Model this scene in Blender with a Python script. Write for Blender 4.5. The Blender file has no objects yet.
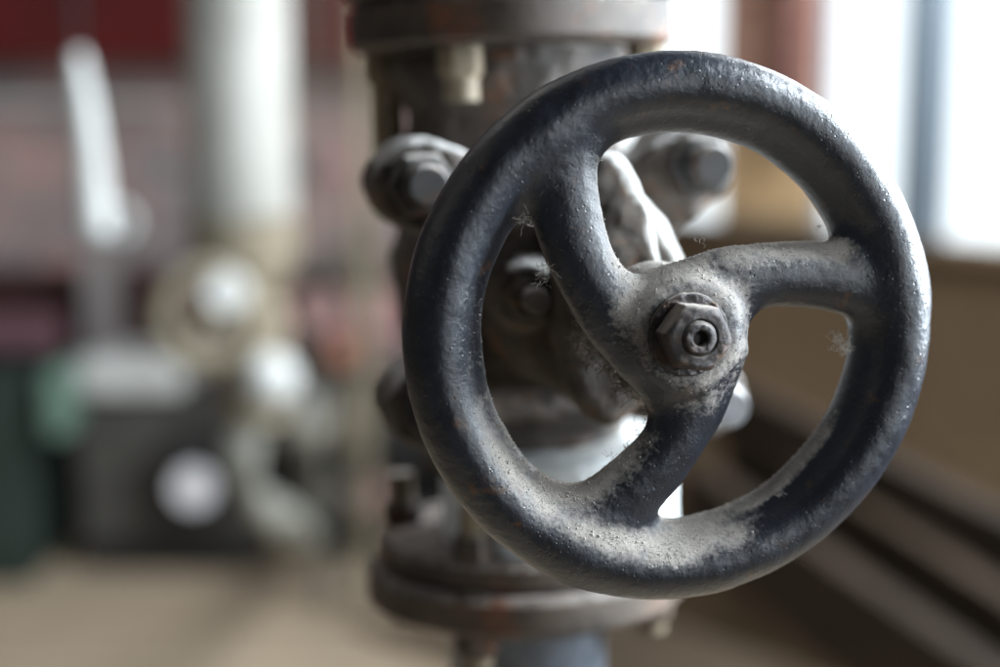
import bpy, bmesh, math, random
import numpy as np
from math import sin, cos, pi, radians
from mathutils import Vector, Matrix, noise

random.seed(7)
rng = np.random.default_rng(11)
scn = bpy.context.scene
col = scn.collection
CAMZ = 1.35                    # camera height above the floor
F = 1528.0                     # focal length in photograph pixels (1000 px wide)
PITCH = radians(9.4)


def at(px, py, Y):
    """world point seen at photograph pixel (px, py) at horizontal distance Y from the camera"""
    u = (px - 500.0) / F
    v = (333.5 - py) / F
    y = cos(PITCH) + v * sin(PITCH)
    z = -sin(PITCH) + v * cos(PITCH)
    s = Y / y
    return Vector((u * s, Y, z * s + CAMZ))


# ------------------------------------------------------------------ materials
def ramp(nt, stops):
    r = nt.nodes.new('ShaderNodeValToRGB')
    e = r.color_ramp.elements
    while len(e) < len(stops):
        e.new(0.5)
    for i, (p, c) in enumerate(stops):
        e[i].position = p
        e[i].color = (c, c, c, 1) if isinstance(c, (int, float)) else tuple(c) + (1,)
    return r


def mat_cast(name, base, base2=None, rust=None, rust_amt=0.0, dust=(.50, .47, .43), dust_up=0.0, attr=False,
             rough=.5, scale=60.0, bump=.5, bump_dist=.0006, metallic=0.0, spec=.5, pits=0.0, grain=14):
    m = bpy.data.materials.new(name)
    m.use_nodes = True
    nt = m.node_tree
    N, L = nt.nodes, nt.links
    b = N['Principled BSDF']
    tc = N.new('ShaderNodeTexCoord')
    n1 = N.new('ShaderNodeTexNoise'); n1.inputs['Scale'].default_value = scale; n1.inputs['Detail'].default_value = 8
    n1.inputs['Roughness'].default_value = .65
    L.new(tc.outputs['Object'], n1.inputs['Vector'])
    r1 = ramp(nt, [(.35, base), (.68, base2 or [min(1, c * 1.7) for c in base])])
    L.new(n1.outputs['Fac'], r1.inputs['Fac'])
    colr = r1.outputs['Color']
    if rust:
        n2 = N.new('ShaderNodeTexNoise'); n2.inputs['Scale'].default_value = scale * .8; n2.inputs['Detail'].default_value = 10
        n2.inputs['Roughness'].default_value = .7
        mp = N.new('ShaderNodeMapping'); mp.inputs['Location'].default_value = (3.3, 1.7, .4)
        L.new(tc.outputs['Object'], mp.inputs['Vector']); L.new(mp.outputs['Vector'], n2.inputs['Vector'])
        rr = ramp(nt, [(.62 - rust_amt * .3, 0.0), (.72 - rust_amt * .25, 1.0)])
        L.new(n2.outputs['Fac'], rr.inputs['Fac'])
        mx = N.new('ShaderNodeMixRGB'); mx.inputs['Color2'].default_value = tuple(rust) + (1,)
        L.new(rr.outputs['Color'], mx.inputs['Fac']); L.new(colr, mx.inputs['Color1'])
        colr = mx.outputs['Color']
    # dust mask
    n3 = N.new('ShaderNodeTexNoise'); n3.inputs['Scale'].default_value = scale * 6; n3.inputs['Detail'].default_value = 9
    n3.inputs['Roughness'].default_value = .75
    L.new(tc.outputs['Object'], n3.inputs['Vector'])
    src = None
    if attr:
        a = N.new('ShaderNodeAttribute'); a.attribute_name = 'dust'
        src = a.outputs['Fac']
    elif dust_up > 0:
        g = N.new('ShaderNodeNewGeometry'); s = N.new('ShaderNodeSeparateXYZ')
        L.new(g.outputs['Normal'], s.inputs['Vector'])
        mr = N.new('ShaderNodeMapRange'); mr.inputs['From Min'].default_value = .1; mr.inputs['From Max'].default_value = .9
        mr.inputs['To Max'].default_value = dust_up
        L.new(s.outputs['Z'], mr.inputs['Value'])
        src = mr.outputs['Result']
    rough_src = None
    if src is not None:
        ad = N.new('ShaderNodeMath'); ad.operation = 'ADD'
        L.new(src, ad.inputs[0]); L.new(n3.outputs['Fac'], ad.inputs[1])
        dr = ramp(nt, [(.0, 0.0), (1.0, 1.0)])
        mr2 = N.new('ShaderNodeMapRange'); mr2.inputs['From Min'].default_value = .74; mr2.inputs['From Max'].default_value = 1.2
        L.new(ad.outputs[0], mr2.inputs['Value'])
        mx = N.new('ShaderNodeMixRGB'); mx.inputs['Color2'].default_value = tuple(dust) + (1,)
        L.new(mr2.outputs['Result'], mx.inputs['Fac']); L.new(colr, mx.inputs['Color1'])
        colr = mx.outputs['Color']
        rmx = N.new('ShaderNodeMapRange'); rmx.inputs['To Min'].default_value = rough; rmx.inputs['To Max'].default_value = .95
        L.new(mr2.outputs['Result'], rmx.inputs['Value'])
        rough_src = rmx.outputs['Result']
        N.remove(dr)
    L.new(colr, b.inputs['Base Color'])
    if rough_src is not None:
        L.new(rough_src, b.inputs['Roughness'])
    else:
        b.inputs['Roughness'].default_value = rough
    b.inputs['Metallic'].default_value = metallic
    b.inputs['Specular IOR Level'].default_value = spec
    # bump: grain + optional pits
    n4 = N.new('ShaderNodeTexNoise'); n4.inputs['Scale'].default_value = scale * grain; n4.inputs['Detail'].default_value = 6
    n4.inputs['Roughness'].default_value = .7
    L.new(tc.outputs['Object'], n4.inputs['Vector'])
    h = n4.outputs['Fac']
    if pits:
        v = N.new('ShaderNodeTexVoronoi'); v.inputs['Scale'].default_value = scale * 5
        L.new(tc.outputs['Object'], v.inputs['Vector'])
        pr = ramp(nt, [(.08, 0.0), (.25, 1.0)])
        L.new(v.outputs['Distance'], pr.inputs['Fac'])
        # only some cells carry a pit
        n5 = N.new('ShaderNodeTexNoise'); n5.inputs['Scale'].default_value = scale * 1.6
        L.new(tc.outputs['Object'], n5.inputs['Vector'])
        pm = ramp(nt, [(.5, 1.0), (.62, 0.0)])
        L.new(n5.outputs['Fac'], pm.inputs['Fac'])
        mxm = N.new('ShaderNodeMath'); mxm.operation = 'MAXIMUM'
        L.new(pr.outputs['Color'], mxm.inputs[0]); L.new(pm.outputs['Color'], mxm.inputs[1])
        ml = N.new('ShaderNodeMath'); ml.operation = 'MULTIPLY_ADD'; ml.inputs[1].default_value = pits
        L.new(mxm.outputs[0], ml.inputs[0]); L.new(h, ml.inputs[2])
        h = ml.outputs[0]
    bp = N.new('ShaderNodeBump'); bp.inputs['Strength'].default_value = bump; bp.inputs['Distance'].default_value = bump_dist
    L.new(h, bp.inputs['Height']); L.new(bp.outputs['Normal'], b.inputs['Normal'])
    return m


def mat_plain(name, c, c2=None, scale=6.0, rough=.7, metallic=0.0, bump=.15, dist=.004):
    m = bpy.data.materials.new(name); m.use_nodes = True
    nt = m.node_tree; N, L = nt.nodes, nt.links; b = N['Principled BSDF']
    tc = N.new('ShaderNodeTexCoord')
    n = N.new('ShaderNodeTexNoise'); n.inputs['Scale'].default_value = scale; n.inputs['Detail'].default_value = 7
    L.new(tc.outputs['Object'], n.inputs['Vector'])
    r = ramp(nt, [(.32, c), (.7, c2 or [x * .65 for x in c])])
    L.new(n.outputs['Fac'], r.inputs['Fac']); L.new(r.outputs['Color'], b.inputs['Base Color'])
    b.inputs['Roughness'].default_value = rough; b.inputs['Metallic'].default_value = metallic; b.inputs['Specular IOR Level'].default_value = .25
    bp = N.new('ShaderNodeBump'); bp.inputs['Strength'].default_value = bump; bp.inputs['Distance'].default_value = dist
    L.new(n.outputs['Fac'], bp.inputs['Height']); L.new(bp.outputs['Normal'], b.inputs['Normal'])
    return m


def mat_emit(name, c, s):
    m = bpy.data.materials.new(name); m.use_nodes = True
    nt = m.node_tree; N, L = nt.nodes, nt.links
    N.remove(N['Principled BSDF'])
    e = N.new('ShaderNodeEmission'); e.inputs['Strength'].default_value = s
    tc = N.new('ShaderNodeTexCoord'); n = N.new('ShaderNodeTexNoise'); n.inputs['Scale'].default_value = .8
    L.new(tc.outputs['Object'], n.inputs['Vector'])
    r = ramp(nt, [(.3, c), (.7, [x * .9 for x in c])])
    L.new(n.outputs['Fac'], r.inputs['Fac']); L.new(r.outputs['Color'], e.inputs['Color'])
    L.new(e.outputs[0], N['Material Output'].inputs['Surface'])
    return m


def mat_brick(name, c1, c2, mortar, scale=4.0):
    m = bpy.data.materials.new(name); m.use_nodes = True
    nt = m.node_tree; N, L = nt.nodes, nt.links; b = N['Principled BSDF']
    tc = N.new('ShaderNodeTexCoord'); mp = N.new('ShaderNodeMapping'); mp.inputs['Rotation'].default_value = (radians(90), 0, 0)
    L.new(tc.outputs['Object'], mp.inputs['Vector'])
    t = N.new('ShaderNodeTexBrick'); t.inputs['Scale'].default_value = scale
    t.inputs['Color1'].default_value = tuple(c1) + (1,); t.inputs['Color2'].default_value = tuple(c2) + (1,)
    t.inputs['Mortar'].default_value = tuple(mortar) + (1,)
    L.new(mp.outputs['Vector'], t.inputs['Vector']); L.new(t.outputs['Color'], b.inputs['Base Color'])
    b.inputs['Roughness'].default_value = .85
    return m


# ------------------------------------------------------------------ mesh helpers
def link(name, me, m=None, parent=None, loc=None):
    o = bpy.data.objects.new(name, me)
    col.objects.link(o)
    if m is not None:
        me.materials.append(m)
    if parent is not None:
        o.parent = parent
    if loc is not None:
        o.location = loc
    return o


def tag(o, label=None, cat=None, group=None, kind=None):
    if label: o['label'] = label
    if cat: o['category'] = cat
    if group: o['group'] = group
    if kind: o['kind'] = kind
    return o


def empty(name, loc, label, cat, group=None):
    o = bpy.data.objects.new(name, None); col.objects.link(o)
    o.location = loc; o.empty_display_size = .05
    return tag(o, label, cat, group)


def from_arrays(name, V, Q, normals=None, attr=None, smooth=True):
    me = bpy.data.meshes.new(name)
    nv, nf, k = len(V), len(Q), Q.shape[1]
    me.vertices.add(nv); me.vertices.foreach_set('co', np.ascontiguousarray(V, dtype=np.float32).ravel())
    me.loops.add(nf * k); me.loops.foreach_set('vertex_index', np.ascontiguousarray(Q, dtype=np.int32).ravel())
    me.polygons.add(nf)
    me.polygons.foreach_set('loop_start', np.arange(0, nf * k, k, dtype=np.int32))
    me.polygons.foreach_set('loop_total', np.full(nf, k, dtype=np.int32))
    me.update(calc_edges=True)
    me.validate()
    if smooth:
        me.polygons.foreach_set('use_smooth', np.ones(len(me.polygons), dtype=bool))
    if attr is not None:
        a = me.attributes.new('dust', 'FLOAT', 'POINT')
        a.data.foreach_set('value', np.ascontiguousarray(attr, dtype=np.float32))
    if normals is not None:
        me.normals_split_custom_set_from_vertices([tuple(n) for n in normals])
    return me


def surface_nets(f, lo, hi, h):
    """mesh the zero level of f(x, y, z) over a box by naive surface nets"""
    xs = [np.arange(lo[i], hi[i] + h, h, dtype=np.float32) for i in range(3)]
    X, Y, Z = np.meshgrid(*xs, indexing='ij', sparse=True)
    G = f(X, Y, Z).astype(np.float32)
    S = G < 0
    nx, ny, nz = G.shape
    cnt = np.zeros((nx - 1, ny - 1, nz - 1), dtype=np.uint8)
    for i in (0, 1):
        for j in (0, 1):
            for k in (0, 1):
                cnt += S[i:nx - 1 + i, j:ny - 1 + j, k:nz - 1 + k]
    act = np.argwhere((cnt > 0) & (cnt < 8))
    idx = np.full(cnt.shape, -1, dtype=np.int32)
    idx[act[:, 0], act[:, 1], act[:, 2]] = np.arange(len(act))
    P = np.zeros((len(act), 3), dtype=np.float64); C = np.zeros(len(act))
    corners = [(i, j, k) for i in (0, 1) for j in (0, 1) for k in (0, 1)]
    for a in corners:
        for ax in range(3):
            if a[ax] == 0:
                b = list(a); b[ax] = 1
                fa = G[act[:, 0] + a[0], act[:, 1] + a[1], act[:, 2] + a[2]]
                fb = G[act[:, 0] + b[0], act[:, 1] + b[1], act[:, 2] + b[2]]
                m = (fa < 0) != (fb < 0)
                t = np.where(m, fa / np.where(m, fa - fb, 1), 0)
                p = np.tile(np.array(a, dtype=np.float64), (len(act), 1))
                p[:, ax] += t
                P[m] += p[m]; C[m] += 1
    V = (act + P / C[:, None]) * h + np.array(lo)
    quads = []
    for ax in range(3):
        o1, o2 = [(1, 2), (2, 0), (0, 1)][ax]
        sl0 = [slice(None)] * 3; sl1 = [slice(None)] * 3
        sl0[ax] = slice(0, -1); sl1[ax] = slice(1, None)
        D = S[tuple(sl0)] != S[tuple(sl1)]
        e = np.argwhere(D)
        e = e[(e[:, o1] > 0) & (e[:, o2] > 0) & (e[:, o1] < G.shape[o1] - 1) & (e[:, o2] < G.shape[o2] - 1)]
        def cell(d1, d2):
            c = e.copy(); c[:, o1] -= d1; c[:, o2] -= d2
            return idx[c[:, 0], c[:, 1], c[:, 2]]
        q = np.stack([cell(1, 1), cell(0, 1), cell(0, 0), cell(1, 0)], 1)
        inside = S[e[:, 0], e[:, 1], e[:, 2]]
        q[~inside] = q[~inside][:, ::-1]
        quads.append(q)
    Q = np.concatenate(quads)
    Q = Q[(Q >= 0).all(1)]
    return V, Q


def vnormals(V, Q):
    n = np.cross(V[Q[:, 2]] - V[Q[:, 0]], V[Q[:, 3]] - V[Q[:, 1]])
    N = np.zeros_like(V)
    for i in range(4):
        np.add.at(N, Q[:, i], n)
    return N / np.maximum(np.linalg.norm(N, axis=1, keepdims=True), 1e-12)


def smin(a, b, k):
    h = np.maximum(k - np.abs(a - b), 0) / k
    return np.minimum(a, b) - h * h * k * .25


def smax(a, b, k):
    return -smin(-a, -b, k)


def fbm(V, scale, octs=3, seed=0.0):
    off = Vector((seed, seed * 1.7, seed * .3))
    out = np.empty(len(V))
    for i, v in enumerate(V):
        out[i] = noise.fractal(Vector(v) * scale + off, 1.0, 2.0, octs)
    return out


def rough_nets(name, f, lo, hi, h, amp, scale, m, parent, dust_fn=None, octs=3, seed=0.0):
    V, Q = surface_nets(f, lo, hi, h)
    N = vnormals(V, Q)
    if amp:
        V = V + N * (fbm(V, scale, octs, seed) * amp)[:, None]
    me = from_arrays(name, V, Q, attr=(dust_fn(V, N) if dust_fn else None))
    return link(name, me, m, parent)


def bm_obj(name, bm, m, parent=None, smooth=True, loc=None, bevel=0.0):
    if bevel:
        bmesh.ops.bevel(bm, geom=bm.edges[:], offset=bevel, segments=2, affect='EDGES', profile=.6)
    bmesh.ops.recalc_face_normals(bm, faces=bm.faces[:])
    me = bpy.data.meshes.new(name); bm.to_mesh(me); bm.free()
    if smooth:
        for p in me.polygons: p.use_smooth = True
        me.set_sharp_from_angle(angle=radians(35))
    return link(name, me, m, parent, loc)


def basis(axis):
    w = Vector(axis).normalized()
    u = w.orthogonal().normalized()
    return u, w.cross(u), w


def add_lathe(bm, prof, axis=(0, 0, 1), origin=(0, 0, 0), seg=48, jitter=0.0):
    """prof: list of (radius, height along axis)"""
    u, v, w = basis(axis); O = Vector(origin)
    rings = []
    for r, h in prof:
        ring = []
        for i in range(seg):
            a = 2 * pi * i / seg
            rr = r * (1 + jitter * noise.noise(Vector((cos(a) * 2, sin(a) * 2, h * 40))))
            ring.append(bm.verts.new(O + u * (rr * cos(a)) + v * (rr * sin(a)) + w * h))
        rings.append(ring)
    for a, b in zip(rings, rings[1:]):
        for i in range(seg):
            j = (i + 1) % seg
            bm.faces.new((a[i], a[j], b[j], b[i]))
    bm.faces.new(list(reversed(rings[0]))); bm.faces.new(rings[-1])


def add_box(bm, c, s, rot=None):
    r = bmesh.ops.create_cube(bm, size=1.0)
    M = Matrix.Translation(Vector(c)) @ (rot or Matrix.Identity(4)) @ Matrix.Diagonal((s[0], s[1], s[2], 1))
    bmesh.ops.transform(bm, matrix=M, verts=r['verts'])


def add_tube(bm, pts, rad, seg=12):
    rings = []
    n = len(pts)
    P = [Vector(p) for p in pts]
    prev = None
    for i, p in enumerate(P):
        d = (P[min(i + 1, n - 1)] - P[max(i - 1, 0)]).normalized()
        u = d.orthogonal().normalized() if prev is None else (prev - d * prev.dot(d)).normalized()
        prev = u
        v = d.cross(u)
        r = rad[i] if hasattr(rad, '__len__') else rad
        rings.append([bm.verts.new(p + u * (r * cos(2 * pi * k / seg)) + v * (r * sin(2 * pi * k / seg))) for k in range(seg)])
    for a, b in zip(rings, rings[1:]):
        for i in range(seg):
            j = (i + 1) % seg
            bm.faces.new((a[i], a[j], b[j], b[i]))
    bm.faces.new(list(reversed(rings[0]))); bm.faces.new(rings[-1])


def add_torus(bm, c, axis, R, r, seg=48, ms=14):
    u, v, w = basis(axis); O = Vector(c); rings = []
    for i in range(seg):
        a = 2 * pi * i / seg; d = u * cos(a) + v * sin(a)
        rings.append([bm.verts.new(O + d * (R + r * cos(2 * pi * k / ms)) + w * (r * sin(2 * pi * k / ms))) for k in range(ms)])
    for i in range(seg):
        a, b = rings[i], rings[(i + 1) % seg]
        for k in range(ms):
            l = (k + 1) % ms
            bm.faces.new((a[k], a[l], b[l], b[k]))


def hex_prof(bm, c, axis, R, h, rot=0.0):
    """chamfered hexagonal nut: R = corner radius"""
    u, v, w = basis(axis); O = Vector(c)
    def ring(rad, hh):
        return [bm.verts.new(O + u * (rad * cos(rot + pi / 3 * i)) + v * (rad * sin(rot + pi / 3 * i)) + w * hh) for i in range(6)]
    rs = [ring(R, 0), ring(R, h * .8), ring(R * .86, h)]
    for a, b in zip(rs, rs[1:]):
        for i in range(6):
            j = (i + 1) % 6
            bm.faces.new((a[i], a[j], b[j], b[i]))
    bm.faces.new(list(reversed(rs[0]))); bm.faces.new(rs[-1])


# ------------------------------------------------------------------ materials in use
M_wheel = mat_cast('wheel_paint', (.007, .009, .015), (.016, .020, .031), rust=(.10, .045, .018), rust_amt=.06, attr=True,
                   dust=(.45, .41, .37), rough=.33, scale=90, bump=.32, bump_dist=.0007, pits=1.6, spec=.8, grain=11)
M_nut = mat_cast('nut_steel', (.030, .027, .028), (.10, .085, .082), rust=(.12, .07, .045), rust_amt=.3, attr=True,
                 dust=(.42, .38, .34), rough=.42, scale=180, bump=.8, bump_dist=.0005, pits=.6, metallic=.35)
M_iron = mat_cast('old_iron', (.028, .023, .019), (.13, .105, .088), rust=(.15, .06, .025), rust_amt=.3, dust_up=.75,
                  dust=(.62, .59, .55), rough=.6, scale=45, bump=.6, bump_dist=.0015)
M_dark = mat_cast('dark_iron', (.016, .016, .018), (.05, .045, .04), rust=(.13, .045, .015), rust_amt=.25, dust_up=.8,
                  dust=(.45, .42, .39), rough=.8, scale=40, bump=.5, bump_dist=.0012)
M_gland = mat_cast('gland_iron', (.034, .027, .021), (.11, .086, .066), rust=(.16, .08, .04), rust_amt=.2, attr=True,
                   dust=(.64, .62, .59), rough=.85, scale=50, bump=.6, bump_dist=.0015)
M_bonnet = mat_cast('bonnet_iron', (.028, .022, .018), (.12, .095, .078), rust=(.15, .07, .03), rust_amt=.2, dust_up=.95,
                    dust=(.62, .60, .58), rough=.7, scale=45, bump=.6, bump_dist=.0015)
M_rusty = mat_cast('rusty_flange_iron', (.022, .016, .012), (.13, .092, .068), rust=(.17, .065, .03), rust_amt=.25, dust_up=.38,
                   dust=(.55, .51, .47), rough=.55, scale=22, bump=.6, bump_dist=.0015)
M_pale = mat_cast('pale_paint', (.78, .84, .85), (.9, .93, .93), rust=(.35, .30, .25), rust_amt=.1, rough=.6, scale=40, bump=.3)
M_lowpipe = mat_cast('blue_grey_pipe', (.05, .062, .08), (.14, .155, .18), rust=(.10, .05, .03), rust_amt=.15, rough=.35, scale=30, bump=.4)
M_boltpale = mat_cast('dusty_bolt', (.16, .125, .08), (.30, .24, .16), dust_up=.5, rough=.6, scale=60)
M_brightnut = mat_cast('worn_nut', (.14, .14, .15), (.30, .30, .31), rough=.3, scale=60, metallic=.5)
M_fluff = mat_plain('dust_fluff', (.70, .67, .63), (.48, .45, .41), scale=300, rough=1.0)
M_lint = mat_plain('brown_lint', (.30, .24, .18), (.14, .11, .08), scale=300, rough=1.0)

# ------------------------------------------------------------------ camera
cam_d = bpy.data.cameras.new('camera'); cam = bpy.data.objects.new('camera', cam_d); col.objects.link(cam)
cam.location = (0, 0, CAMZ); cam.rotation_euler = (radians(90) - PITCH, 0, 0)
cam_d.sensor_width = 36; cam_d.lens = F / 1000 * 36
cam_d.clip_start = .02; cam_d.clip_end = 200
cam_d.dof.use_dof = True; cam_d.dof.focus_distance = .545; cam_d.dof.aperture_fstop = 2.8
scn.camera = cam

# ------------------------------------------------------------------ the valve: local x right, y up, z along the stem towards the hand
PHI, TH = .2288, .040
nvec = Vector((sin(PHI) * cos(TH), -cos(PHI) * cos(TH), sin(TH)))
uvec = Vector((cos(PHI), sin(PHI), 0))
yvec = nvec.cross(uvec)
ROLL = radians(1.0)                        # the whole valve leans a little to the left
uvec, yvec = uvec * cos(ROLL) + yvec * sin(ROLL), yvec * cos(ROLL) - uvec * sin(ROLL)
W = Vector((.06358, .54766, -.08935 + CAMZ))
VM = Matrix(((uvec.x, yvec.x, nvec.x, W.x), (uvec.y, yvec.y, nvec.y, W.y), (uvec.z, yvec.z, nvec.z, W.z), (0, 0, 0, 1)))
valve = empty('gate_valve', W, 'old cast iron gate valve with dusty blue-black three-spoke handwheel', 'valve')
valve.matrix_world = VM
VI = VM.inverted()


def loc_px(px, py, z=0.0):
    """valve-frame point on the plane local z = z seen at a photograph pixel"""
    C = VI @ Vector((0, 0, CAMZ)); D = (VI @ at(px, py, 1.0)) - C
    t = (z - C.z) / D.z
    return C + D * t


# --- handwheel (one casting, meshed together and then cut into rim, spokes and hub)
def bez(p0, p1, p2, n=26):
    t = np.linspace(0, 1, n)[:, None]
    return (1 - t) ** 2 * np.array(p0) + 2 * t * (1 - t) * np.array(p1) + t * t * np.array(p2)


def P2(px, py):
    p = loc_px(px, py, 0.0)
    return (p.x, p.y)


spoke_paths = [bez(P2(655, 338), P2(562, 292), P2(560, 150)),
               bez(P2(700, 305), P2(748, 252), P2(880, 288)),
               bez(P2(690, 360), P2(700, 448), P2(584, 524))]


def wheel_f(X, Y, Z):
    r = np.sqrt(X * X + Y * Y)
    Zr = Z
    outer = np.sqrt(((r - .0882) / 1.0) ** 2 + Zr ** 2) - .0118
    inner = np.sqrt((r - .0788) ** 2 + (Zr + .0040) ** 2) - .0076
    d = smin(outer, inner, .0034)
    for P, kk in zip(spoke_paths, (.0085, .0082, .0100)):
        best = None; tt = None
        for i in range(len(P) - 1):
            a, b = P[i], P[i + 1]
            ab = b - a; L2 = float(ab @ ab)
            t = np.clip(((X - a[0]) * ab[0] + (Y - a[1]) * ab[1]) / L2, 0, 1)
            q = np.sqrt((X - a[0] - t * ab[0]) ** 2 + (Y - a[1] - t * ab[1]) ** 2)
            s = (i + t) / (len(P) - 1)
            if best is None: best, tt = q, s
            else:
                m = q < best
                tt = np.where(m, s, tt); best = np.where(m, q, best)
        w = .0116 + .0018 * np.abs(tt - .5) * 2 + .0045 * np.clip(1 - tt * 2.5, 0, 1)
        th = .0082 + .0012 * (1 - tt)
        zc = .002 * (1 - tt)
        e = (np.sqrt((best / w) ** 2 + ((Z - zc) / th) ** 2) - 1) * th
        d = smin(d, e, kk)
    rad = .0182 + np.clip(.006 - Z, 0, .04) * .18
    hub = smax(smax(r - rad, Z - .0115, .004), -.026 - Z, .004)
    d = smin(d, hub, .009)
    return d


Vw, Qw = surface_nets(wheel_f, (-.104, -.104, -.029), (.104, .104, .016), .00062)
Nw = vnormals(Vw, Qw)
big = fbm(Vw, 38.0, 3, 3.1)
mid = fbm(Vw, 260.0, 3, 9.7)
fine = fbm(Vw, 620.0, 2, 2.2)
Vw = Vw + Nw * (big * .00045 + mid * .00010 + np.maximum(fine - .12, 0) * .00014)[:, None]
Nw = vnormals(Vw, Qw)
rw = np.hypot(Vw[:, 0], Vw[:, 1]); aw = np.degrees(np.arctan2(Vw[:, 1], Vw[:, 0])) % 360


def sstep(a, b, x):
    t = np.clip((x - a) / (b - a), 0, 1)
    return t * t * (3 - 2 * t)


up = Nw[:, 1] * .9 + Nw[:, 2] * .25
dw = sstep(.15, .95, up)
outer_top = (rw > .080) & (Vw[:, 1] > .02)
dw = np.where(outer_top, dw * .12, dw)
# dust caught in the hollow between the rim's two beads, thickest low on the left
angw = np.exp(-(((aw - 238) / 42) ** 2))
dw = np.maximum(dw, angw * np.exp(-(((rw - .0785) / .0055) ** 2)) * sstep(-.2, .6, Nw[:, 2]) * 1.0)
# inner faces of the rim that look up
low_right = np.clip(1 - np.abs(aw - 315) / 38, 0, 1)
dw = np.maximum(dw, sstep(.3, .9, up) * (rw < .082) * .95)
dw = dw * (1 - .92 * np.clip(low_right * 1.8, 0, 1) * sstep(.0728, .0750, rw))
right_side = sstep(.02, .07, Vw[:, 0]) * sstep(.078, .082, rw)
dw = dw * (1 - .85 * right_side)
edge = np.exp(-(((rw - .0712) / .0014) ** 2)) * sstep(.35, .8, Nw[:, 1])
dw = np.maximum(dw, edge)
# around the hub and the root of the first spoke
hubd = np.exp(-(((rw - .022) / .010) ** 2)) * sstep(-.35, .35, Nw[:, 1] * .7 + Nw[:, 0] * .2 + Nw[:, 2] * .35 - .05)
dw = np.maximum(dw, hubd * .62)
spk = (rw < .075) & (rw > .02)
dw = np.maximum(dw, spk * sstep(.3, .95, Nw[:, 0] * .6 + Nw[:, 1] * .55 + .1) * .6)
dw = np.clip(dw * (.78 + .5 * (fbm(Vw, 75.0, 4, 5.5))), 0, 1)
dw = np.clip(dw * 1.05 + .02, 0, 1)

fc = Vw[Qw].mean(1)
fr = np.hypot(fc[:, 0], fc[:, 1]); fa = np.degrees(np.arctan2(fc[:, 1], fc[:, 0])) % 360
part = np.full(len(Qw), 4)
part[fr > .0255] = 1
part[(fr > .0255) & (fa > 60) & (fa < 190)] = 1
part[(fr > .0255) & ((fa <= 60) | (fa > 310))] = 2
part[(fr > .0255) & (fa >= 190) & (fa <= 310)] = 3
part[fr > .0715] = 0


def cut(k, name, parent):
    q = Qw[part == k]
    used, inv = np.unique(q, return_inverse=True)
    me = from_arrays(name, Vw[used], inv.reshape(q.shape), normals=Nw[used], attr=dw[used])
    return link(name, me, M_wheel, parent)


wheel = cut(0, 'handwheel', valve)
tag(wheel, 'round three-spoke handwheel in chipped blue-black paint, dusty on its inner edge')
for k in (1, 2, 3):
    cut(k, 'spoke', wheel)
hub = cut(4, 'hub', wheel)

# --- centre nut, washer, stem end
ROT = radians(22)


def nut_f(X, Y, Z):
    d = None
    for i in range(3):
        a = ROT + pi / 3 * i
        q = np.abs(X * cos(a) + Y * sin(a)) - .0112
        d = q if d is None else smax(d, q, .0006)
    r = np.sqrt(X * X + Y * Y)
    d = smax(d, (r - .0121) * .75 + (Z - .0246) * .9, .0012)     # chamfer cone
    d = smax(d, Z - .0258, .001)
    d = smax(d, .0145 - Z, .0004)
    d = smax(d, -(r - .0067 + np.abs(Z - .0258) * .3) * 1.0, .0006)
    return d


def dust_nut(V, N):
    return np.clip(sstep(.15, .95, N[:, 1] * .9 - N[:, 0] * .25) * .8 + .06, 0, 1)


rough_nets('hub_nut', nut_f, (-.016, -.016, .010), (.016, .016, .0275), .00028, .00020, 300, M_nut, wheel, dust_nut, seed=2.0)


def washer_f(X, Y, Z):
    r = np.sqrt(X * X + Y * Y)
    return smax(smax(r - .0150, Z - .0152, .0008), .009 - Z, .0005)


rough_nets('washer', washer_f, (-.017, -.017, .008), (.017, .017, .016), .0004, .0004, 300, M_nut, wheel, dust_nut, seed=4.0)


def stem_end_f(X, Y, Z):
    r = np.sqrt(X * X + Y * Y)
    th = .0060 + .00045 * np.sin(Z * 2 * pi / .0017 + np.arctan2(Y, X))
    d = smax(smax(r - th, Z - .0266 + np.clip(r - .005, 0, 1) * .6, .0006), .010 - Z, .0005)
    d = smax(d, -smax(r - .0027, .0235 - Z, .0003), .0008)       # drilled centre
    return d


rough_nets('stem_end', stem_end_f, (-.009, -.009, .009), (.009, .009, .0285), .00028, .00022, 420, M_nut, wheel,
           lambda V, N: np.clip(sstep(.0, .9, N[:, 1]) * .5 + .15, 0, 1), seed=6.0)

# --- dust grains caked on the wheel
p = np.clip(dw - .18, 0, 1) ** 1.8 + edge * 1.5 * (rng.random(len(dw)) < .6); p = p / p.sum()
NG = 16000
pick = rng.choice(len(Vw), NG, p=p)
O6 = np.array([[1, 0, 0], [-1, 0, 0], [0, 1, 0], [0, -1, 0], [0, 0, 1], [0, 0, -1]], dtype=float)
T8 = np.array([[0, 2, 4], [2, 1, 4], [1, 3, 4], [3, 0, 4], [2, 0, 5], [1, 2, 5], [3, 1, 5], [0, 3, 5]])
size = rng.lognormal(math.log(.00013), .48, NG)
size = np.minimum(size, .0007)
Gv = Vw[pick] + rng.normal(0, .0004, (NG, 3)) * (1 - np.abs(Nw[pick])) + Nw[pick] * (size * .3)[:, None]
Vg = (Gv[:, None, :] + O6[None] * size[:, None, None] * rng.uniform(.6, 1.2, (NG, 6, 1))).reshape(-1, 3)
Tg = (T8[None] + (np.arange(NG) * 6)[:, None, None]).reshape(-1, 3)
g = link('dust_grains', from_arrays('dust_grains', Vg, Tg, smooth=False), M_fluff, wheel)
g['kind'] = 'stuff'

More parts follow.
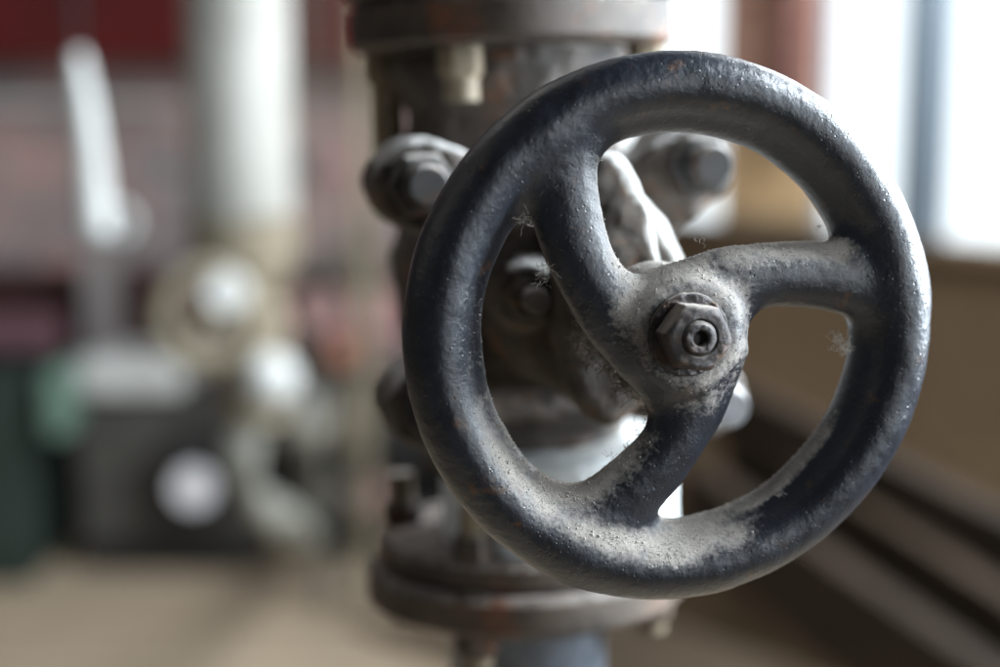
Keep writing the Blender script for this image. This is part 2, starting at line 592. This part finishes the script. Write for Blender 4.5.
# --- lint and cobweb threads
def fluff(bm, c, n, size, rad=.000075, sag=.3):
    for _ in range(n):
        p = Vector(c) + Vector((random.gauss(0, 1), random.gauss(0, 1), random.gauss(0, 1))) * size * .3
        d = Vector((random.gauss(0, 1), random.gauss(0, 1) - sag, random.gauss(0, .6))).normalized()
        pts = [p.copy()]
        for k in range(random.randint(4, 9)):
            d = (d + Vector((random.gauss(0, .8), random.gauss(0, .8), random.gauss(0, .6)))).normalized()
            p = p + d * size * random.uniform(.12, .28)
            pts.append(p.copy())
        add_tube(bm, pts, rad * random.uniform(.6, 1.6), 4)


bm = bmesh.new()
for (px, py, n, s) in [(524, 216, 26, .0045), (518, 219, 12, .003), (546, 266, 22, .0035), (541, 280, 12, .003), (838, 342, 26, .0045), (846, 348, 22, .0035),
                       (598, 160, 5, .002), (480, 255, 6, .002), (478, 300, 5, .002), (470, 290, 5, .002), (484, 395, 6, .002),
                       (612, 455, 8, .003), (655, 540, 8, .003), (705, 526, 8, .003), (780, 492, 10, .003), (765, 498, 6, .002),
                       (500, 430, 6, .002), (820, 225, 5, .002), (700, 240, 4, .002), (692, 378, 14, .003), (700, 374, 10, .002)]:
    fluff(bm, loc_px(px, py, random.uniform(-.002, .006)), n, s)
o = bm_obj('cobweb', bm, M_fluff, wheel, smooth=False); o['kind'] = 'stuff'
bm = bmesh.new()
for i in range(34):
    t = i / 33
    px = 588 + (672 - 588) * t + random.gauss(0, 5); py = 338 + (425 - 338) * t ** 1.1 + random.gauss(0, 5)
    fluff(bm, loc_px(px, py, random.uniform(-.030, -.010)), 20, .0065, .00010)
for i in range(14):
    t = i / 13
    fluff(bm, loc_px(668 - 40 * t + random.gauss(0, 2), 398 + 62 * t, -.006), 10, .004, .00008)
o = bm_obj('lint', bm, M_lint, wheel, smooth=False); o['kind'] = 'stuff'

# --- stem
bm = bmesh.new(); add_lathe(bm, [(.0085, -.16), (.0085, -.024)], seg=32); bm_obj('stem', bm, M_iron, valve)


# --- gland flange, stuffing box and bonnet
def gland_f(X, Y, Z):
    yy = np.where(Y > 0, Y / .064, Y / .050)
    d = (np.sqrt((X / .0225) ** 2 + yy ** 2) - 1) * .020
    return smax(smax(d, Z + .076, .006), -.101 - Z, .006)


def dust_gl(V, N):
    return np.clip(sstep(.0, .75, .8 * N[:, 1] + .62 * N[:, 0]) * 1.05 + .05 + .5 * fbm(V, 70.0, 3, 8.0) * sstep(0, .3, N[:, 1] + N[:, 0]), 0, 1)


rough_nets('gland_flange', gland_f, (-.03, -.06, -.105), (.03, .07, -.072), .0012, .0010, 80, M_gland, valve, dust_gl, octs=4, seed=1.0)


def box_f(X, Y, Z):
    r = np.sqrt(X * X + Y * Y)
    d = smax(smax(r - .040 - np.clip(-.12 - Z, 0, .1) * .1, Z + .108, .010), -.156 - Z, .004)
    lobe = (np.sqrt(((X - .008) / .037) ** 2 + (Y / .050) ** 2) - 1) * .036
    d = smin(d, smax(smax(lobe, Z + .106, .010), -.132 - Z, .006), .004)
    # two swellings the gland studs screw into
    for sx, sy in ((-.030, .004), (.030, -.004)):
        d = smin(d, smax(np.sqrt((X - sx) ** 2 + (Y - sy) ** 2) - .013, Z + .100, .004), .008)
    return smax(d, -.156 - Z, .002)


rough_nets('stuffing_box', box_f, (-.056, -.058, -.16), (.056, .058, -.095), .0013, .0011, 75, M_gland, valve, dust_gl, octs=4, seed=12.0)

EARS = [(-.0660, .0510), (.0640, .0560), (.0690, -.0540), (-.0640, -.0500)]


def bonnet_f(X, Y, Z):
    d = None
    # plate with drawn-in sides
    q = smax(np.abs(X) - .056, np.abs(Y) - .060, .02)
    for sx, sy in ((1, 0), (-1, 0)):
        q = smax(q, -(np.sqrt((X - sx * .092) ** 2 + (Y) ** 2) - .040), .01)
    d = smax(smax(q, Z + .152, .004), -.176 - Z, .004)
    for ex, ey in EARS:
        e = smax(smax(np.sqrt((X - ex) ** 2 + (Y - ey) ** 2) - .0200, Z + .148, .005), -.196 - Z, .006)
        d = smin(d, e, .020)
    dome = np.sqrt(X * X + Y * Y + ((Z + .185) * 1.2) ** 2) - .052
    return smin(d, dome, .012)


rough_nets('bonnet', bonnet_f, (-.095, -.08, -.24), (.095, .082, -.125), .0016, .0017, 60, M_bonnet, valve, octs=5, seed=20.0)

for i, (ex, ey) in enumerate(EARS):
    bm = bmesh.new()
    if i in (0, 1):       # round stud end with a worn nut
        hex_prof(bm, (ex, ey, -.148), (0, 0, 1), .0155, .011, .3 + i)
    else:
        hex_prof(bm, (ex, ey, -.148), (0, 0, 1), .0140, .014, .6)
    o = bm_obj('nut', bm, M_brightnut if i == 2 else M_dark, valve, bevel=.0012)
    bm = bmesh.new()
    add_lathe(bm, [(.0095, -.149), (.0095, -.127 if i != 2 else -.122), (.008, -.125 if i != 2 else -.119)], origin=(ex, ey, 0), seg=24)
    bm_obj('stud', bm, M_brightnut if i == 2 else M_dark, valve)
for gx, gy in ((-.030, .004), (.030, -.004)):
    bm = bmesh.new(); hex_prof(bm, (gx, gy, -.101), (0, 0, 1), .0105, .010, .2); bm_obj('nut', bm, M_gland, valve, bevel=.001)
    bm = bmesh.new(); add_lathe(bm, [(.0055, -.101), (.0055, -.082), (.0045, -.081)], origin=(gx, gy, 0), seg=20); bm_obj('stud', bm, M_iron, valve)

# --- body
ZC = -.240


def body_f(X, Y, Z):
    r = np.sqrt(X * X + (Z - ZC) ** 2)
    bulge = .052 + .012 * np.exp(-((Y + .0) / .050) ** 2) + .010 * np.exp(-((Y - .108) / .02) ** 2)
    d = (r - bulge) * .9
    d = smax(smax(d, Y - .115, .004), -.100 - Y, .008)
    nk = smax(np.sqrt(X * X + (Y * .95) ** 2) - .050, np.abs(Z + .20) - .04, .006)
    return smin(d, nk, .018)


rough_nets('body', body_f, (-.075, -.12, -.31), (.075, .12, -.15), .002, .0030, 45, M_iron, valve, octs=5, seed=30.0)


def collar_f(X, Y, Z):
    r = np.sqrt((X - .015) ** 2 + (Z + .225) ** 2)
    return smax(smax(r - .0600, Y + .082, .008), -.1325 - Y, .003)


rough_nets('collar', collar_f, (-.06, -.14, -.30), (.09, -.07, -.15), .0016, .0009, 50, M_pale, valve, seed=31.0)


def flange(name, y0, y1, R, m, parent, bev=.003, jit=.012):
    bm = bmesh.new()
    add_lathe(bm, [(.03, y0), (R - bev, y0), (R, y0 + bev), (R * 1.002, (y0 + y1) / 2), (R, y1 - bev), (R - bev, y1), (.03, y1)],
              axis=(0, 1, 0), origin=(0, 0, ZC), seg=96, jitter=jit)
    return bm_obj(name, bm, m, parent)


flange('pipe_flange', .114, .136, .081, M_rusty, valve)
flange('pipe_flange', -.146, -.132, .077, M_rusty, valve)

bolt_ang = [radians(a) for a in (125, 205, 305, 25)]


def nut_y(y, ang, h, parent, m, R=.0112, PC=.0665):
    bm = bmesh.new()
    hex_prof(bm, (PC * cos(ang), y, ZC + PC * sin(ang)), (0, 1 if h > 0 else -1, 0), R, abs(h), .3)
    bm_obj('nut', bm, m, parent, bevel=.0008)


for i, a in enumerate(bolt_ang):
    nut_y(.1138, a, -.015, valve, M_boltpale)
    nut_y(-.1318, a, .012, valve, M_rusty)
    bm = bmesh.new(); add_lathe(bm, [(.0085, .050 if i == 1 else .088), (.0085, .165)], axis=(0, 1, 0), origin=(.0665 * cos(a), 0, ZC + .0665 * sin(a)), seg=16)
    bm_obj('stud', bm, M_boltpale, valve)
    bm = bmesh.new(); add_lathe(bm, [(.0072, -.186), (.0072, -.105)], axis=(0, 1, 0), origin=(.0665 * cos(a), 0, ZC + .0665 * sin(a)), seg=16)
    bm_obj('stud', bm, M_boltpale, valve)

# --- pipes bolted above and below
def pipe_thing(label, y_fl0, y_fl1, R, y_far, rp, mf, mp):
    root = empty('pipe', (0, 0, 0), label, 'pipe'); root.matrix_world = VM
    flange('pipe_flange', y_fl0, y_fl1, R, mf, root)
    bm = bmesh.new()
    s = 1 if y_far > y_fl0 else -1
    near = y_fl1 if s > 0 else y_fl0
    add_lathe(bm, [(rp * 1.15, near - s * .002), (rp * 1.1, near + s * .010), (rp, near + s * .018), (rp, y_far)], axis=(0, 1, 0), origin=(0, 0, ZC), seg=64)
    bm_obj('pipe_run', bm, mp, root)
    return root


up_pipe = pipe_thing('dark pipe bolted to the top of the gate valve by a rusty flange', .1375, .158, .083, 1.1, .040, M_rusty, M_dark)
lo_pipe = pipe_thing('dark blue-grey pipe bolted under the gate valve by a rusty flange', -.167, -.1475, .083, -1.22, .0415, M_rusty, M_lowpipe)
for a in bolt_ang:
    nut_y(.1585, a, .013, up_pipe, M_boltpale)
    nut_y(-.1675, a, -.013, lo_pipe, M_rusty)

# ------------------------------------------------------------------ the setting
M_floor = mat_plain('floor_concrete', (.42, .345, .255), (.27, .215, .155), scale=1.3, rough=.8)
M_plaster = mat_plain('grey_plaster', (.24, .225, .225), (.12, .11, .11), scale=2.2)
M_wallbrick = mat_brick('painted_brick', (.17, .16, .165), (.40, .24, .22), (.28, .27, .26), 2.6)
M_brown = mat_plain('brown_wall', (.160, .110, .064), (.07, .047, .028), scale=2.6)
M_bricks = mat_brick('old_brick', (.30, .12, .08), (.42, .22, .15), (.40, .34, .27))
M_red = mat_plain('red_beam_paint', (.085, .004, .004), (.045, .003, .003), scale=3)


def quad(name, pts, m, kind=None, label=None):
    bm = bmesh.new(); bm.faces.new([bm.verts.new(p) for p in pts])
    o = bm_obj(name, bm, m, smooth=False)
    if kind: o['kind'] = kind
    return o


quad('floor', [(-6, -1.5, 0), (5, -1.5, 0), (5, 6, 0), (-6, 6, 0)], M_floor, 'structure')
BW = 4.45
bm = bmesh.new(); add_box(bm, (-2.95, BW + .1, 1.5), (6.3, .2, 3.0)); tag(bm_obj('wall', bm, M_wallbrick, smooth=False), 'grey-pink brick back wall behind the machines', 'wall')

# window wall, turned 40 degrees: from A (right) to B (towards the back left)
A = Vector((.988, 3.0, 0)); dirw = Vector((-.27, .32, 0)).normalized()
nin = Vector((-dirw.y, dirw.x, 0));
if nin.y > 0: nin = -nin


def on_wall(px):
    u = (px - 500) / F
    # intersect the ray's plan with the wall (ray plan slope uses the height of the sill)
    k = u / (cos(PITCH) + (333.5 - 240) / F * sin(PITCH))
    t = (A.x - k * A.y) / (k * dirw.y - dirw.x)
    return t


SILL = CAMZ - .325
TOPW = CAMZ + .75
Mx = Matrix(((dirw.x, nin.x, 0, A.x), (dirw.y, nin.y, 0, A.y), (0, 0, 1, 0), (0, 0, 0, 1)))
TW = .05
wroot = empty('window_wall', A, 'brown brick wall pierced by two tall bright windows', 'wall')
wroot.matrix_world = Mx


def wbox(name, t0, t1, z0, z1, m, d0=-TW, d1=0.0, parent=None, bevel=0.0):
    bm = bmesh.new(); add_box(bm, ((t0 + t1) / 2, (d0 + d1) / 2, (z0 + z1) / 2), (abs(t1 - t0), abs(d1 - d0), z1 - z0))
    return bm_obj(name, bm, m, parent or wroot, smooth=False, bevel=bevel)


t_w2a, t_w2b = -1.3, on_wall(812)
t_w1a, t_w1b = on_wall(716), on_wall(600)
t_end = 1.9
wbox('wall', -2.2, t_end, 0, SILL - .03, M_brown)
wbox('sill', -2.2, t_end, SILL - .029, SILL, M_brown, -TW, .02)
M_pier = mat_brick('pier_brick', (.25, .10, .075), (.36, .20, .15), (.33, .26, .20), 5)
M_ochre = mat_plain('ochre_wall', (.52, .36, .20), (.36, .26, .16), scale=3)
M_beige = mat_plain('beige_wall', (.30, .25, .18), (.22, .18, .13), scale=3)
zz = lambda px, py: at(px, py, 3.45).z
z_a, z_b = zz(780, 130), zz(780, 215)
wbox('pier', t_w2b, t_w1a, z_a, 2.6, M_pier)
wbox('pier', t_w2b, t_w1a, z_b, z_a - .002, M_ochre, -TW, -.003)
wbox('pier', t_w2b, t_w1a, SILL + .002, z_b - .002, M_beige, -TW, -.006)
wbox('wall', -2.2, t_w2a, SILL, 2.6, M_brown)
wbox('wall', t_w1b, t_end, SILL, 2.6, M_brown)
wbox('lintel', t_w2a + .002, t_w2b - .002, TOPW, 2.6, M_brown)
wbox('lintel', t_w1a + .002, t_w1b - .002, TOPW, 2.6, M_brown)
M_frame = mat_plain('blue_grey_frame', (.15, .19, .23), (.12, .155, .19), scale=5, rough=.5)
m0, m1 = on_wall(934), on_wall(892)
f = wbox('window_frame', m0, m1, SILL + .002, TOPW - .002, M_frame, -.045, -.005)
wbox('window_frame', t_w2b - .010, t_w2b - .002, SILL + .002, TOPW - .002, M_frame, -.045, -.015)
M_pole = mat_plain('dark_red_pipe', (.12, .05, .04), (.07, .03, .03))
tq = on_wall(798)
bm = bmesh.new(); add_lathe(bm, [(.022, CAMZ - .13), (.022, 2.6)], origin=(0, 0, 0), seg=20)
pw = bm_obj('conduit', bm, M_pole); pw.location = Mx @ Vector((tq, .04, 0)); tag(pw, 'dark red conduit running down the brick pier between the windows', 'conduit')

M_sky = mat_emit('overcast_sky', (.88, .96, 1.0), 1.9)
o1 = A + dirw * -2.6 - nin * .9; o2 = A + dirw * 2.6 - nin * .9
quad('sky', [o1 + Vector((0, 0, .2)), o2 + Vector((0, 0, .2)), o2 + Vector((0, 0, 4)), o1 + Vector((0, 0, 4))], M_sky, 'structure')

bm = bmesh.new(); add_box(bm, (.4, .32, .011), (2.6, .6, .018)); o = bm_obj('shade_board', bm, mat_plain('floor_shade', (.13, .10, .07), (.07, .052, .037), scale=4), smooth=False, bevel=.003)  # flat dark board added in place of shade on the floor
o.matrix_world = Mx; tag(o, 'added dark brown board standing in for shaded floor along the foot of the window wall', 'board')

# leaning timbers low in front of the window wall
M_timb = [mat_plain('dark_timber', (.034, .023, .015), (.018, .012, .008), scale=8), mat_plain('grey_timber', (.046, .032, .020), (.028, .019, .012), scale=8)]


def bar_between(name, a, b, w, h, m, label, cat, group=None):
    a, b = Vector(a), Vector(b); d = b - a
    rot = d.to_track_quat('X', 'Z').to_matrix().to_4x4()
    bm = bmesh.new(); add_box(bm, (0, 0, 0), (d.length, w, h), rot)
    o = bm_obj(name, bm, m, smooth=False, loc=(a + b) / 2)
    return tag(o, label, cat, group)


bar_between('timber', at(705, 395, 3.1), at(1090, 600, 2.15), .05, .13, M_timb[0], 'dark stained timber leaning along the window wall, upper one', 'timber')
bar_between('timber', at(735, 450, 3.0), at(1080, 690, 2.05), .05, .14, M_timb[1], 'paler grey-brown timber leaning between two dark ones', 'timber')
bar_between('timber', at(690, 500, 2.95), at(1060, 775, 1.95), .05, .17, M_timb[0], 'dark stained timber leaning lowest along the window wall', 'timber')

# ------------------------------------------------------------------ background machinery (far out of focus)
M_whitepipe = mat_plain('white_pipe_paint', (.34, .34, .32), (.22, .22, .20), scale=5, rough=.45)
M_tan = mat_plain('tan_casting', (.24, .21, .15), (.13, .11, .08), scale=9)
M_lgrey = mat_plain('light_grey_paint', (.56, .58, .57), (.40, .41, .40), scale=6, rough=.4)
M_greyel = mat_plain('elbow_paint', (.34, .35, .32), (.12, .12, .10), scale=14, rough=.5)
M_dgrey = mat_plain('dark_grey_paint', (.075, .072, .065), (.035, .034, .031), scale=6)
M_black = mat_plain('black_iron', (.012, .012, .012), (.02, .02, .02), scale=4)
M_green = mat_plain('green_paint', (.030, .045, .038), (.02, .03, .025), scale=5)
M_lgreen = mat_plain('pale_green_paint', (.14, .19, .165), (.14, .25, .20), scale=5)
M_white = mat_plain('white_enamel', (.80, .80, .84), (.70, .70, .74), scale=5)
M_pink = mat_plain('faded_red_paint', (.42, .25, .25), (.34, .20, .20), scale=5)
M_orange = mat_plain('terracotta', (.42, .17, .12), (.32, .13, .09), scale=5)
M_purple = mat_plain('dusty_purple', (.16, .085, .10), (.12, .06, .075), scale=5)
M_shelf = mat_plain('dark_red_steel', (.045, .018, .016), (.03, .012, .012), scale=5)
M_dimgrey = mat_plain('dim_green_grey', (.13, .125, .105), (.09, .085, .07), scale=3)

YP = 2.6
pp = at(240, 120, YP)
R_p = 51 * YP / F
zb = at(240, 232, YP).z
root = empty('pipe', (pp.x, YP, zb), 'thick pale painted vertical pipe ending in a coupling above a small valve', 'pipe')
bm = bmesh.new(); add_lathe(bm, [(R_p, 0), (R_p, 1.6)], seg=48); bm_obj('pipe_run', bm, M_whitepipe, root)
bm = bmesh.new(); add_lathe(bm, [(R_p * 1.06, -.045), (R_p * 1.06, .03)], seg=48); bm_obj('coupling', bm, M_tan, root)

# small valve with a wheel under the white pipe
vb = at(255, 330, YP)
root = empty('small_valve', (vb.x, YP, vb.z), 'small tan valve with a round wheel below the white pipe', 'valve')
bm = bmesh.new(); add_lathe(bm, [(.05, -.16), (.055, -.12), (.045, -.06), (.062, 0), (.045, .06), (.06, .10), (.06, .125)], seg=32); bm_obj('body', bm, M_tan, root)
wc = at(206, 316, YP - .16) - Vector((vb.x, YP, vb.z))
bm = bmesh.new(); add_torus(bm, wc, (.1, -1, .15), .072, .019)
for k in range(4):
    a = k * pi / 2 + .4
    u, v, w = basis((.1, -1, .15))
    add_tube(bm, [wc, wc + (u * cos(a) + v * sin(a)) * .072], .011, 8)
hw = bm_obj('handwheel', bm, M_tan, root)
bm = bmesh.new(); add_lathe(bm, [(.030, -.012), (.036, .0), (.030, .016)], axis=(.1, -1, .15), origin=at(226, 293, YP - .2) - Vector((vb.x, YP, vb.z)), seg=24); bm_obj('hub', bm, M_lgrey, hw)
bm = bmesh.new(); add_tube(bm, [wc, (0, 0, 0)], .016, 12); bm_obj('stem', bm, M_tan, root)

eb = at(262, 400, YP)
root = empty('pipe_elbow', (eb.x, YP, eb.z), 'light grey jointed elbow pipe dropping from the small valve', 'pipe')
bm = bmesh.new()
pts = [at(262, 385, YP), at(247, 420, YP), at(242, 455, YP), at(250, 488, YP + .05), at(272, 512, YP + .1), at(292, 528, YP + .3), at(310, 540, 3.9)]
pts = [q - Vector((eb.x, YP, eb.z)) for q in pts]
add_tube(bm, pts, [.030, .036, .034, .016, .034, .040, .03], 20); bm_obj('elbow', bm, M_greyel, root)
bm = bmesh.new(); bmesh.ops.create_uvsphere(bm, u_segments=24, v_segments=14, radius=.050, matrix=Matrix.Translation(at(270, 380, YP - .05) - Vector((eb.x, YP, eb.z)))); bm_obj('joint', bm, M_lgrey, root)
bm = bmesh.new(); bmesh.ops.create_uvsphere(bm, u_segments=24, v_segments=14, radius=.046, matrix=Matrix.Translation(at(302, 432, YP + .1) - Vector((eb.x, YP, eb.z)))); bm_obj('joint', bm, M_dimgrey, root)


def pbox(name, x0, y0, x1, y1, Y, depth, m, parent=None, bevel=.01, floor=False):
    """a box whose front face spans the given outline at distance Y"""
    a = at(x0, y0, Y); b = at(x1, y1, Y)
    z0 = .027 if floor else b.z
    bm = bmesh.new(); c = Vector(((a.x + b.x) / 2, Y + depth / 2, (a.z + z0) / 2))
    add_box(bm, (0, 0, 0), (abs(b.x - a.x), depth, a.z - z0))
    o = bm_obj(name, bm, m, parent, smooth=False, bevel=bevel)
    o.location = c - (parent.location if parent else Vector((0, 0, 0)))
    return o


bl = at(165, 560, 4.0); bl.z = 0
root = empty('machine_cabinet', bl, 'dark grey machine cabinet with a pale lid and a round white dial', 'cabinet')
pbox('cabinet_body', 75, 398, 262, 545, 4.0, .35, M_dgrey, root)
pbox('shade_strip', 80, 546, 258, 560, 4.02, .3, M_black, root, floor=True)  # black strip standing in for the shadow under the cabinet
pbox('lid', 72, 362, 182, 397, 3.96, .35, M_lgrey, root, bevel=.03)
pbox('dial_box', 158, 445, 228, 528, 3.9, .1, M_black, root)
d = at(194, 487, 3.88) - root.location
bm = bmesh.new(); add_lathe(bm, [(.050, 0), (.054, .01), (.050, .02)], axis=(0, -1, 0), origin=d, seg=32); bm_obj('dial', bm, M_white, root)

bl = at(25, 560, 3.9); bl.z = 0
root = empty('green_machine', bl, 'green painted machine at the left edge with a pale green side column', 'machine')
pbox('machine_body', -160, 380, 30, 560, 3.9, .5, M_green, root, floor=True)
pbox('side_column', 40, 372, 66, 440, 3.88, .3, M_lgreen, root, bevel=.02)

tag(pbox('steel_beam', -700, -60, 470, 62, 4.2, .2, M_red, bevel=.004), 'dark red steel beam running across the top of the back wall', 'beam')
tag(pbox('wall_shelf', -300, 276, 182, 300, 4.2, .24, M_shelf, bevel=.004), 'dark brown-red shelf with its shadow in the colour along the back wall left of the white pipe', 'shelf')  # the dark colour of this box takes in the shelf's shadow
tag(pbox('wall_shelf', 288, 276, 470, 292, 4.2, .24, M_shelf, bevel=.004), 'dark brown-red shelf between the white pipe and the gate valve', 'shelf')
tag(pbox('cupboard', -300, 301, 182, 372, 4.24, .2, M_shelf, bevel=.004), 'near-black low cupboard under the left shelf', 'cupboard')
tag(pbox('storage_box', -60, 318, 62, 352, 4.15, .08, M_purple, bevel=.02), 'dusty purple box before the low cupboard', 'box')
tag(pbox('grey_post', 82, 255, 115, 362, 4.1, .08, M_plaster, bevel=.004), 'grey post standing before the low cupboard', 'post')
tag(pbox('conduit_box', 344, 225, 380, 300, 4.1, .08, M_dimgrey, bevel=.01), 'beige upright conduit box crossing the right shelf', 'box')
tag(pbox('crate', 290, 294, 345, 335, 4.1, .2, M_pink, bevel=.02), 'faded pink crate under the right shelf, left one', 'crate', 'faded red crates')
tag(pbox('crate', 347, 294, 402, 337, 4.12, .2, M_pink, bevel=.02), 'faded pink crate under the right shelf, beside the rim of the big handwheel', 'crate', 'faded red crates')
tag(pbox('crate', 328, 340, 372, 368, 4.08, .2, M_orange, bevel=.02), 'small terracotta crate below the pink crates', 'crate')
tag(pbox('notice_plate', 312, 152, 342, 178, 4.4, .02, M_pink, bevel=.004), 'small faded red plate on the grey back wall', 'sign')
bl = at(360, 560, 4.15); bl.z = 0
root = empty('metal_rack', bl, 'dim green-grey metal rack with dark gaps behind the gate valve', 'rack')
pbox('rack_back', 286, 370, 480, 560, 4.3, .1, M_dimgrey, root, floor=True)
for y0, y1 in ((453, 464), (508, 524)):
    pbox('shelf_board', 286, y0, 480, y1, 3.96, .34, M_black, root)
pbox('shade_strip', 286, 544, 480, 560, 4.18, .1, M_black, root, floor=True)  # black strip in place of the shadow at the rack's foot
tag(pbox('rail', -700, 100, 184, 108, 4.38, .04, M_lgrey, bevel=.002), 'thin pale rail running along the grey wall left of the white pipe', 'rail')

bm = bmesh.new(); add_box(bm, (-2.6, 4.03, .0125), (5.6, .74, .025)); o = bm_obj('plinth', bm, M_floor, smooth=False, bevel=.008); o['kind'] = 'structure'
for px, r_, m_, lb in ((362, .022, M_tan, 'thin tan upright pipe close beside the upper left of the big handwheel'), (318, .012, M_dimgrey, 'thinnest dim grey upright pipe right of the white pipe')):
    b0 = at(px, 300, 3.7)
    bm = bmesh.new(); add_lathe(bm, [(r_, .027), (r_, b0.z - .02), (r_ * 1.7, b0.z - .02), (r_ * 1.7, b0.z + .03), (r_, b0.z + .03), (r_, 2.9)], seg=16)
    o = bm_obj('upright_pipe', bm, m_); o.location = (b0.x, 3.7, 0); tag(o, lb, 'pipe')
for k, (x0, y0, x1, y1, Y, m_, lb) in enumerate(((296, 392, 330, 432, 4.0, M_lgrey, 'pale grey tin on the rack, left'), (338, 400, 362, 452, 4.02, M_tan, 'tan tin on the rack, taller than the pale one'),
                       (300, 476, 352, 507, 4.05, M_dimgrey, 'dim grey case on the lower rack board'), (355, 482, 385, 507, 4.02, M_pink, 'faded red small case on the lower rack board'))):
    a = at(x0, y0, Y); b = at(x1, y1, Y); c_ = at((x0 + x1) / 2, y1, Y)
    r_ = (b.x - a.x) / 2
    bm = bmesh.new()
    if k < 2:
        add_lathe(bm, [(r_ * .96, 0), (r_, .004), (r_, a.z - b.z - .006), (r_ * .9, a.z - b.z)], seg=24)
    else:
        add_box(bm, (0, 0, (a.z - b.z) / 2), (2 * r_, .12, a.z - b.z))
    o = bm_obj(('tin', 'tin', 'small_case', 'small_case')[k], bm, m_, smooth=k < 2, bevel=0 if k < 2 else .008); o.location = c_; tag(o, lb, 'tin' if k < 2 else 'case')

# pale hanging lamp at the left
c = at(90, 150, 2.2)
root = empty('hanging_lamp', c, 'pale elongated hanging lamp left of the white pipe', 'lamp')
zt = at(82, 52, 2.2).z - c.z; zl = at(95, 238, 2.2).z - c.z
bm = bmesh.new()
add_tube(bm, [(-.012, 0, zt), (-.010, 0, zt * .8), (-.003, 0, zt * .4), (0, 0, 0), (.002, 0, zl * .55), (.006, 0, zl * .9), (.007, 0, zl)],
         [.009, .014, .017, .020, .024, .025, .015], 20)
bm_obj('lamp_shade', bm, M_lgrey, root)
bm = bmesh.new(); add_tube(bm, [(-.012, 0, zt), (-.012, 0, 1.2)], .004, 8); bm_obj('cable', bm, M_black, root)
bm = bmesh.new(); add_torus(bm, (.036, 0, zl * .82), (0, -1, 0), .022, .005, 24, 8); bm_obj('hook', bm, M_lgrey, root)

# ------------------------------------------------------------------ light
w = bpy.data.worlds.new('World'); scn.world = w; w.use_nodes = True
bg = w.node_tree.nodes['Background']; bg.inputs['Color'].default_value = (.80, .88, 1.0, 1); bg.inputs['Strength'].default_value = .052


def area(name, loc, target, sx, sy, power, c):
    l = bpy.data.lights.new(name, 'AREA'); l.shape = 'RECTANGLE'; l.size = sx; l.size_y = sy; l.energy = power; l.color = c
    o = bpy.data.objects.new(name, l); col.objects.link(o)
    o.location = loc; o.rotation_euler = (Vector(target) - Vector(loc)).to_track_quat('-Z', 'Y').to_euler()
    return o


area('window_light', (1.22, .78, CAMZ + .34), W, .34, 1.0, 100, (.82, .92, 1.0))
area('window_light', (1.10, 1.95, CAMZ + .50), (0, 1.2, CAMZ), 0.8, 1.1, 30, (.88, .95, 1.0))
area('window_light', (1.05, 2.35, CAMZ + .75), at(150, 300, 3.6), .6, .9, 76, (.95, .98, 1.0))
area('window_light', (1.30, -.35, CAMZ + .10), W, .4, .8, 10, (.88, .95, 1.0))
area('fill_light', (-1.6, .1, CAMZ + 1.0), W, 1.2, 1.2, 2.2, (1.0, .95, .88))  # unseen weak fill lamp added at the left for the wheel's dark side
area('fill_light', (-1.0, 2.2, CAMZ + 1.9), at(180, 560, 4.0), 1.6, 1.0, 19, (1.0, .97, .93))  # unseen fill lamp added to brighten the background floor and machines

scn.view_settings.view_transform = 'Standard'; scn.view_settings.look = 'None'
scn.view_settings.exposure = 0; scn.view_settings.gamma = 1
scn.render.engine = 'CYCLES'
scn.cycles.use_denoising = True
scn.cycles.max_bounces = 6
scn.cycles.sample_clamp_indirect = 4
